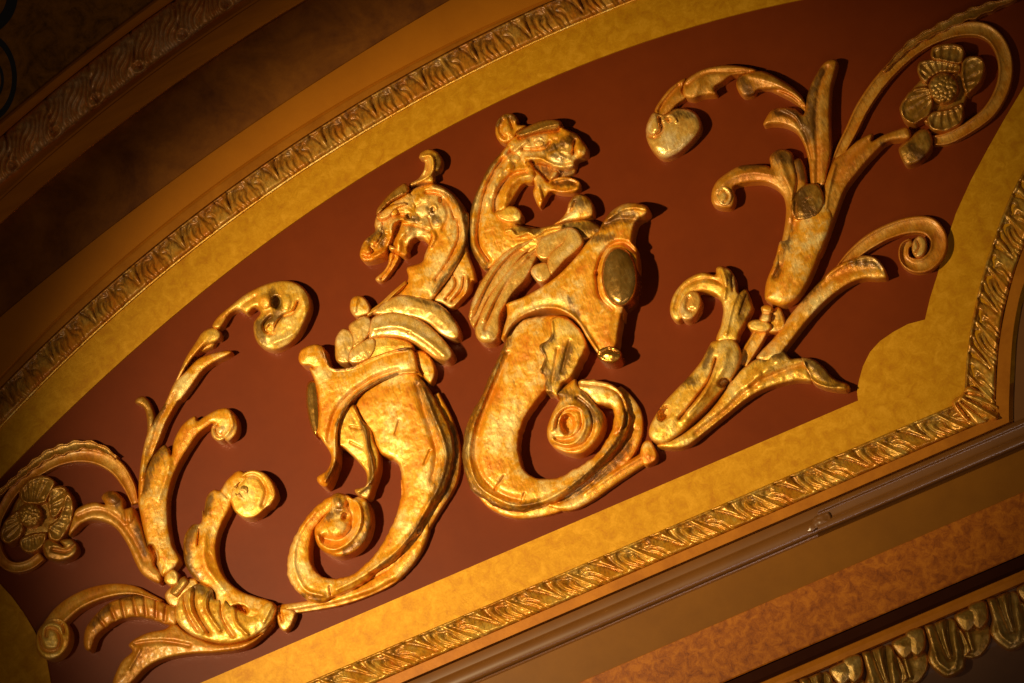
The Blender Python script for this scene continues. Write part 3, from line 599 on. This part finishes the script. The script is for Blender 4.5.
blob('volute', ell(640+256/5.12, 240+335/5.12, 10, 15.5, 22), 21, 3, 4, BURN, FR, nzs=.8, strokes=[('S 250,300 240,350 270,360', 2, -2)])
blob('joint', ell(640+612/5.12, 240+440/5.12, 12, 6.5, 5), 17, 4, 5, PALE, FR, nzs=.6)
blob('joint', 'S 620,345 650,332 680,345 672,385 665,415 640,425 612,410 625,380', 18, 6, 5, GOLD, FR, nzs=.6, strokes=[('S 625,372 675,378', 1.4, -3)])
blob('joint', 'S 660,420 690,350 720,350 745,420 740,460 690,475 650,470', 9, 6, 6, GOLD, FR, nzs=1.2)
ribbon('joint', 'S 625,455,34 590,520,34 545,590,34 520,640,28', 9, GOLD, FR, hb=8, kind='scoop', nzs=.6)
blob('leaf', 'S 600,610 620,570 700,485 780,370 U 230,495 330,398 400,358 480,334 540,345 580,388 602,445 560,457 480,457 400,487 300,560 200,662 S 740,565 690,630', 12, 9, 9, GOLD, FR, nzs=.8, strokes=[('S 650,570 U 170,580 300,470 400,420 520,400', 4, -1.5), ('U 280,440 400,370 520,345 585,400', 1.8, 2.5)],
     bumps=[('U 380,390,16,16 430,370,16,16 480,365,16,18 530,380,16,18', 1.5)], tarn=[('U 170,560 270,450', 4), ('U 420,370 560,380', 5)])
ribbon('volute', 'U 350,400,14 420,335,30 510,265,38 610,212,40 720,180,44 810,185,50 858,240,48 855,315,46 800,378,42 735,385,38 690,350,30 690,290,26 730,262,20', [9, 10, 11, 13, 12, 11, 10, 10, 12, 14, 17, 19], DIMMED, FR, hb=6, kind='scoop', nzs=.5)
blob('volute_eye', ell(770+765/5.12, 190+290/5.12, 7.5, 11, 10), 17, 5, 5, BURN, FR, nzs=.5, strokes=[('U 745,240 765,290 740,330', 1.4, -3)])
blob('leaf', 'P 375,690 410,600 432,500 440,400 420,330 370,285 300,268 200,280 172,300 182,345 165,396 110,402 65,380 58,330 80,270 130,225 200,185 280,175 340,180 362,190 357,140 390,105 430,98 470,115 482,150 512,145 537,190 548,270 540,350 500,450 470,560 440,690', 12, 9, 9, DIMMED, FR, nzs=.8,
     strokes=[('P 90,300 160,240 260,215 360,225', 3, 1.5), ('P 480,160 500,260 480,360', 1.6, -2.2), ('P 400,130 430,220 470,330 460,450', 3, 1.8)], tarn=[('P 400,130 480,150', 8), ('P 500,160 520,240', 5), ('P 210,190 320,180', 3)])
blob('volute', ell(700+122/5.12, 130+335/5.12, 8.5, 11, -10), 18, 5, 4, BURN, FR, nzs=.6, strokes=[('P 95,330 120,310 145,340 125,370', 1.4, -2)])
blob('leaf', 'P 545,640 590,470 630,300 652,230 690,150 740,115 800,60 860,25 886,20 882,55 940,25 1010,-2 R 430,345 440,402 330,420 250,490 180,570 110,665 P 700,425 658,545 610,650', 12, 9, 9, DIMMED, FR, nzs=.7, strokes=[('P 690,180 660,300 640,420', 2, 2), ('P 860,60 760,150 700,260', 4, -1.6)], tarn=[('R 300,430 320,440', 3)])
blob('leaf', 'O 880,692 865,580 840,490 800,420 740,387 680,380 632,384 650,340 680,305 740,293 790,300 838,330 850,260 870,190 910,110 950,60 990,47 1012,60 1000,120 982,190 975,300 976,420 980,520 962,620 945,692', 12, 9, 9, DIMMED, FR, nzs=.8,
     strokes=[('O 960,90 920,200 900,340 910,520 910,680', 2.5, -2.2), ('O 700,310 790,350 850,440 880,560', 2, -2), ('O 740,300 800,340 830,400', 1.3, 2)], tarn=[('O 860,200 880,330 870,440', 7), ('O 700,320 800,330 860,430', 5), ('O 930,110 890,200', 5)])
blob('stalk', 'S 638,290 648,210 688,110 715,10 P 430,560 468,470 488,360 545,285 600,280 632,330 655,370 682,440 660,530 622,620 S 925,60 895,140 852,230 800,302 740,337 680,327 648,308', 14, 12, 15, GOLD, FR, nzs=.7,
     strokes=[('S 720,60 725,120 690,190', 3, -4), ('P 450,560 500,470', 3, -1.5)], tarn=[('P 450,490 440,600', 6), ('S 730,60 700,180', 4)])
blob('bud', 'P 462,405 478,350 510,300 550,276 600,276 628,318 634,382 600,442 545,462 490,458', 22, 6, 7, ANTQ, FR, nzs=1.2, strokes=[('P 490,320 490,440', 2, -2.5)], tarn=[('P 500,330 560,430', 9)])
blob('leaf', 'O 848,312 800,270 740,235 690,213 640,205 610,205 580,230 530,237 495,195 500,145 540,118 620,106 700,138 780,188 830,238 850,282', 12, 9, 9, DIMMED, FR, nzs=.7, strokes=[('O 600,215 700,205 780,235 840,290', 1.5, -4), ('O 560,130 700,170 820,260', 3, 1.5)], tarn=[('O 510,140 560,220', 6)])
blob('leaf', 'O 218,205 240,150 320,100 420,77 520,82 600,104 540,122 470,132 430,162 385,192 392,228 320,236 270,252 228,240', 13, 9, 9, DIMMED, FR, nzs=.7, strokes=[('O 240,180 330,120 460,110 560,105', 2, -2), ('O 300,170 280,230', 5, 2)])
blob('leaf', 'O 235,143 160,190 110,248 75,310 95,352 150,325 190,282 242,242 216,205', 9, 7, 8, DIMMED, FR, nzs=.6, strokes=[('O 200,180 130,260 100,310', 2, -3.5)])
blob('volute', 'O 30,405 50,345 75,318 130,330 180,300 250,303 300,338 314,400 272,465 200,530 130,557 80,535 40,475', 12, 14, 18, BURN, FR, nzs=.8, strokes=[('O 110,375 125,340 165,335 185,365', 1.4, 2.6), ('O 100,350 110,410 70,445 35,430', 1.8, -6)], bumps=[('O 75,375,24,42', 3), ('O 150,360,16,14', -4)], tarn=[('O 180,320 250,340', 5)])
ribbon('ring_stem', 'R 30,620,20 70,500,26 140,360,32 Q 200,545,34 290,415,34 400,300,34 500,225,34 600,178,34 700,150,36 800,150,40 870,190,40 915,265,40 930,360,38 910,460,36 850,565,34 760,640,32 R 640,398,32 560,412,26', 9, DIMMED, FR, hb=5, kind='scoop', nzs=.5)
ribbon('ring_leaf', 'Q 300,370,8 380,285,16 460,215,22 560,160,24 680,100,28 780,60,30 880,22,22 985,-8,6', 10, ANTQ, FR, hb=7, kind='scoop', wave=.18, wlen=17, nzs=.8)
def flower(par, petals, ctr, r, k0, disc, seeds, m=ANTQ, rim=None):
    fl = blob('flower', disc, 8, 3, 6, m, par, nzs=.5)
    for i, s in enumerate(petals):
        P, h, f, tn = blobdata(s, 14+(i % 2)*2, 3, 3, nzs=.9, seed=i*3., rough=.6)
        c = P.mean(0); o = spline(T(s), 1.5)[:, :2]; d = dseg(P, o, True)
        h += 3.2*np.exp(-((d-2)/1.8)**2) + 1.2*np.cos(np.arctan2(P[:, 1]-ctr[1], P[:, 0]-ctr[0])*26)*np.clip(d/4, 0, 1)
        V, F, idx = relief(P, h, f); link('petal', V, F, m, fl, sidecat(tn, idx))
    bm = []
    for q in range(27):
        a = q*2.39996; rr_ = r*.86*math.sqrt(q/27); bm.append((ctr[0]+rr_*math.cos(a), ctr[1]+rr_*math.sin(a)))
    P, h, f, tn = blobdata(ell(ctr[0], ctr[1], r, r*1.02), 17, 9, r, nzs=.1, g=.8)
    bb = np.array(bm); D = np.sqrt(((P[:, None]-bb[None])**2).sum(2)).min(1); rb = r*.2
    h += 3.0*np.sqrt(np.clip(1-(D/rb)**2, 0, 1))
    V, F, idx = relief(P, h, f); link('seed_head', V, F, m, fl, sidecat(tn, idx))
    return fl
flower(FR, ['Q 478,372 488,320 560,300 640,312 700,330 690,372 600,372 545,402 520,428', 'Q 552,300 560,242 640,223 710,238 717,290 695,330 620,318', 'Q 700,345 720,300 780,284 822,320 812,400 772,452 730,485 705,420',
            'Q 540,450 470,448 420,488 388,545 400,602 450,637 512,612 545,580 560,520', 'Q 528,595 560,570 640,555 705,525 715,580 690,640 612,675 550,662 530,630'],
       (824+612/5.12, 452/5.12), 15.5, 0, 'Q 500,400 560,300 700,300 780,380 730,500 690,600 560,640 450,580 440,480', 30)
blob('bud', 'R 383,450 440,400 470,370 510,350 545,370 557,420 542,470 490,522 430,542 400,512', 12, 10, 11, ANTQ, FR, nzs=1., tarn=[('R 450,440 500,500', 5)])

# ------------------------------------------------------------------ left-hand foliage scroll
FL = empty('foliage_scroll', 170, 540, 'gilded acanthus scroll on the left of the red panel, ending in a flower', 'scroll ornament', 'pair of foliage scroll reliefs')
ribbon('stem', 'H 20,668,14 60,664,26 200,645,28 350,612,34 500,556,38 620,490,42 710,400,40 770,310,32 800,240,20 800,200,8', 8, GOLD, FL, hb=5, nzs=1.6, strokes=[('H 100,672 300,640 500,585 640,515', 1.6, -2)])
blob('knob', 'L 797,585 822,552 870,556 900,580 880,640 850,672 822,660 806,620', 10, 6, 6, GOLD, FL, nzs=.8, strokes=[('L 820,570 830,620', 1.4, -3)])
blob('volute', 'J 422,290 450,240 520,180 600,118 700,70 790,53 862,70 912,120 927,190 902,262 862,340 800,392 730,414 670,392 640,345 634,272 668,220 640,195 600,226 560,206 510,232 462,298', 12, 10, 10, PALE, FL, nzs=.9,
     strokes=[('J 860,165 835,215 780,240 745,285 735,325 700,320 685,280 720,240', 1.6, -5), ('J 440,270 540,200 640,140', 3, -1.6), ('J 880,130 895,220 840,320 740,370', 3, 1.8)], bumps=[('J 748,165,30,34', -13), ('J 690,160,34,42', 4), ('J 800,165,26,42', 3), ('J 715,300,18,26', -5)], tarn=[('J 730,120 760,220 690,260', 6), ('J 655,280 680,370', 5)])
blob('bud', 'K 262,60 J 250,530 290,442 340,365 370,320 410,297 450,300 467,340 430,386 372,416 322,462 280,520 J 220,640', 12, 9, 8, PALE, FL, nzs=.7, strokes=[('J 450,370 370,405 300,490 240,580', 1.5, -4), ('J 400,330 330,430', 3, 1.5)], tarn=[('J 330,450 290,510', 2.5)])
blob('stalk', 'J 285,520 350,455 430,425 500,411 523,420 500,441 430,476 370,522 320,592 265,665 K 300,112 242,212 207,300 177,370 142,450 127,560 100,655 94,560 104,440 124,330 150,250 185,190 235,110 265,40 J 240,560', 12, 8, 7, GOLD, FL, nzs=.7, strokes=[('K 280,70 200,220 150,380', 2.5, -2), ('K 130,350 110,500', 1.5, 1.5)], tarn=[('K 230,130 170,230', 3)])
blob('leaf', 'K 130,335 140,240 128,155 100,128 78,118 85,95 120,83 152,110 176,170 177,210 162,262 146,325', 9, 7, 6, ANTQ, FL, nzs=.7)
blob('leaf', 'N 350,482 375,375 430,332 490,317 538,330 520,295 545,265 590,263 628,298 640,350 682,345 707,400 728,450 750,520 785,600 L 175,330 212,380 206,427 160,412 110,376 N 690,622 650,532 585,446 500,412 430,426 370,480', 12, 9, 9, DIMMED, FL, nzs=.7,
     strokes=[('N 400,390 500,360 600,400 680,500 740,620', 3, -2), ('N 640,350 650,430', 1.5, -2.5)], bumps=[('N 575,300,40,32', 4), ('N 655,385,32,45', 5)], tarn=[('N 560,280 600,320', 5), ('N 700,460 740,580', 4)])
blob('leaf', 'L 92,0 105,80 125,180 150,290 190,335 222,392 306,314 270,230 248,110 246,0 K 246,610 256,560 281,480 316,410 356,345 402,280 446,245 478,225 500,240 515,260 520,290 555,315 597,280 606,225 588,175 550,144 500,150 440,182 400,208 382,184 320,230 277,310 264,380 246,345 222,334 170,390 130,470 112,560', 14, 9, 10, GOLD, FL, nzs=.7,
     strokes=[('K 240,360 250,450 200,600', 3, 1.5), ('K 560,170 575,230 540,285', 2, 2)], bumps=[('L 168,282,28,60;-12', -13)], tarn=[('K 220,350 150,450 120,560', 7), ('L 100,150 140,250', 4)])
blob('volute', ell(120+515/5.12, 380+258/5.12, 9.5, 11, 20), 17, 5, 5, BURN, FL, nzs=.8, strokes=[('K 520,220 490,250 510,285 550,260', 1.4, -3.5)])
blob('leaf', 'K 428,690 443,600 480,562 515,562 550,510 610,464 660,500 620,560 580,620 L 562,50 510,160 495,250 510,340 550,410 620,466 700,496 765,515 797,560 776,620 720,690 L 560,680 500,580 480,470 420,430 370,390 335,330 324,250 332,180 370,127 415,115 422,50', 14, 9, 10, GOLD, FL, nzs=.8,
     strokes=[('L 405,150 398,230', 1., -4), ('L 450,60 430,200 440,330 520,450', 4, 1.6), ('K 520,570 550,600', 1, -2)], bumps=[('L 615,560,46,26;10', -14)], tarn=[('L 370,140 340,240 350,350', 6), ('L 350,330 400,400', 5), ('K 460,600 440,680', 5)])
blob('volute', 'K 562,610 570,550 600,508 640,472 690,460 745,480 785,530 800,590 775,640 L 752,40 700,85 640,94 590,62 568,15', 18, 6, 5, PALE, FL, nzs=.6, strokes=[('K 600,540 650,490 710,500 750,570 730,640', 2, -2.5)])
blob('volute_eye', ell(120+635/5.12, 380+568/5.12, 11, 11), 20, 6, 9, ANTQ, FL, nzs=.6, strokes=[('K 600,570 620,530 660,535 670,575 645,595 625,575', 1.5, -3.5)])
blob('joint', 'V 528,150 535,118 560,105 580,125 578,160 550,168', 14, 6, 6, PALE, FL, nzs=.6)
ribbon('joint', 'V 612,142,14 588,165,22 560,205,20', 10, ANTQ, FL, hb=10, nzs=.8)
blob('joint', 'V 530,200 570,160 640,140 650,180 590,240 550,240', 8, 6, 6, GOLD, FL, nzs=1.)
ribbon('scroll_arm', 'M 830,262,8 760,232,14 690,208,24 600,205,34 500,225,42 400,268,46 320,330,50 260,400,46', 10, DIMMED, FL, hb=8, kind='left', nzs=.5)
blob('volute', ell(272/5.12, 550+455/5.12, 17, 21.5, 20), 15, 8, 6, PALE, FL, nzs=.7, strokes=[('M 330,420 320,380 270,360 215,390 205,450 230,510 290,510 310,460 290,410 245,400 235,440', 1.8, -4.5)])
ribs = [('M %d,%d %d,%d' % (a, b, c, d), 1.6, -2.6) for a, b, c, d in ((560, 280, 590, 350), (620, 250, 640, 340), (680, 240, 700, 330), (740, 245, 750, 335), (800, 262, 800, 345), (850, 285, 845, 360), (500, 340, 540, 390))]
blob('leaf', 'M 428,470 440,400 490,330 560,270 640,240 720,230 800,253 860,280 908,300 905,385 850,382 760,352 680,346 600,366 530,412 492,452 470,512 440,512', 13, 10, 10, DIMMED, FL, nzs=.9, strokes=ribs, tarn=[('M 620,245 720,235', 4), ('M 560,290 470,380', 4)])
blob('leaf', 'V 338,535 368,450 410,408 397,385 420,362 470,338 530,325 565,303 605,335 660,362 740,382 850,362 925,305 885,352 820,397 720,413 620,419 530,436 460,472 400,530', 12, 8, 8, DIMMED, FL, nzs=.9, strokes=[('V 420,380 520,370 620,385', 2, -2), ('V 440,400 400,470', 1.6, 2)])
blob('shell_leaf', 'V 566,262 583,210 620,175 660,158 705,180 714,215 750,212 790,248 850,272 878,240 915,224 937,245 926,290 890,332 820,370 740,380 660,362 610,337 573,300', 17, 10, 10, PALE, FL, nzs=1.3,
     strokes=[('V 600,200 610,260 650,330', 2, -4), ('V 640,175 640,250 690,340', 2, -4), ('V 690,190 680,250 730,330', 1.8, 3.5), ('V 740,220 740,280 780,350', 2, -3.5), ('V 780,245 790,300 830,345', 1.8, 3), ('V 620,190 625,260 670,335', 1.8, 3), ('V 920,240 890,300', 2, 2)], tarn=[('V 640,170 700,200', 6), ('V 740,215 780,240', 4)])
ribbon('ring_stem', 'N 692,330,18 660,235,32 595,140,40 500,88,40 400,78,38 300,102,32 215,145,30 130,200,28 60,275,26 15,350,24 -15,430,22 -20,540,24 15,620,28 75,652,28 150,638,28 215,590,26', 9, DIMMED, FL, hb=5, kind='scoop', nzs=.6)
ribbon('ring_leaf', 'N -60,330,10 0,268,14 70,210,18 150,142,22 250,72,26 340,42,30 430,24,26 520,42,20 600,95,10', 9, ANTQ, FL, hb=8, kind='scoop', wave=.2, wlen=14, nzs=.8)
flower(FL, ['N 98,292 110,240 160,195 230,183 283,210 272,252 250,292 230,322 170,332 120,322', 'N 340,265 377,320 372,400 342,470 300,522 248,500 250,440 300,395', 'N 245,302 260,250 310,233 347,260 342,320 302,382 270,402 250,370',
            'N 3,470 30,410 90,358 112,400 122,450 100,502 40,532 8,512', 'N 103,510 160,480 220,470 242,480 222,542 160,580 110,562'],
       (153/5.12, 440+385/5.12), 12.5, 0, 'N 90,300 180,240 280,260 330,360 290,480 180,520 60,500 50,420', 30)
blob('bud', 'N 218,530 248,505 290,520 325,545 305,512 370,508 398,558 372,602 310,624 250,612 224,580', 13, 9, 8, ANTQ, FL, nzs=1., strokes=[('N 270,560 340,570 380,540', 2, -3)])

# ------------------------------------------------------------------ ironwork at the left edge
iw = empty('iron_scrollwork', -20, 60, 'blue-black wrought iron scrollwork hanging at the top left edge', 'ironwork')
def bar(name, c, rx, ry, a0, a1, hw, th, H=120, n=60):
    V = []; F = []
    for i in range(n+1):
        a = math.radians(a0+(a1-a0)*i/n)
        for rr_, hh in ((1, H), (1, H+hw), (1-th/rx, H+hw), (1-th/rx, H)):
            V.append(W(c[0]+rx*rr_*math.cos(a), c[1]+ry*rr_*math.sin(a), hh)[0])
        if i: 
            for k in range(4): F.append(((i-1)*4+k, (i-1)*4+(k+1) % 4, i*4+(k+1) % 4, i*4+k))
    F += [(0, 1, 2, 3), (n*4+3, n*4+2, n*4+1, n*4)]
    return link(name, V, F, IRON, iw, smooth=False)
bar('scroll', (-14, 78), 31, 45, -170, 170, 26, 5)
bar('scroll', (-20, -6), 38, 42, -40, 200, 26, 11)
bar('scroll', (-11, 80), 15, 22, -90, 200, 24, 3)
bar('scroll', (-62, 40), 20, 60, -90, 90, 16, 4)

# ------------------------------------------------------------------ light
w = bpy.data.worlds.new('world'); SC.world = w; w.use_nodes = True
w.node_tree.nodes['Background'].inputs[0].default_value = (1., .60, .30, 1); w.node_tree.nodes['Background'].inputs[1].default_value = .02
def aim(o, tgt): o.rotation_euler = (Vector(tgt)-o.location).to_track_quat('-Z', 'Y').to_euler()
def spot(name, loc, tgt, e, col, ang, blend, size):
    l = bpy.data.lights.new(name, 'SPOT'); l.energy = e; l.color = col; l.spot_size = math.radians(ang); l.spot_blend = blend; l.shadow_soft_size = size
    o = bpy.data.objects.new(name, l); COL.objects.link(o); o.location = loc; aim(o, tgt); return o
def area(name, loc, tgt, e, col, sx, sy):
    l = bpy.data.lights.new(name, 'AREA'); l.energy = e; l.color = col; l.shape = 'RECTANGLE'; l.size = sx; l.size_y = sy
    o = bpy.data.objects.new(name, l); COL.objects.link(o); o.location = loc; aim(o, tgt); return o
T0 = Vector(W(560, 470, 0)[0])
T1 = Vector(W(505, 408, 0)[0])
spot('house_spotlight', T1+Vector((-2.5, -4.0, -.1)), T1, 1500, (1, .79, .44), 30.6, 1., .08)
area('fill_light', T0+Vector((1.6, -3.4, -2.0)), T0, 5, (1, .72, .42), .8, .8)  # unseen front light, added as fill
area('sheen_softbox', T0+Vector((-2.2, -3.0, -1.2)), T0, 3, (1, .74, .46), 1.6, 1.4)  # unseen softbox, added for a broad sheen on the gold
area('window_daylight', T0+Vector((.7, -3.2, -2.7)), T0+Vector((.4, 0, -.2)), 11, (.95, .80, .78), 2.2, .5)
vs_ = SC.view_settings; vs_.view_transform = 'Standard'; vs_.look = 'None'; vs_.gamma = 1; vs_.exposure = 0; vs_.use_curve_mapping = False
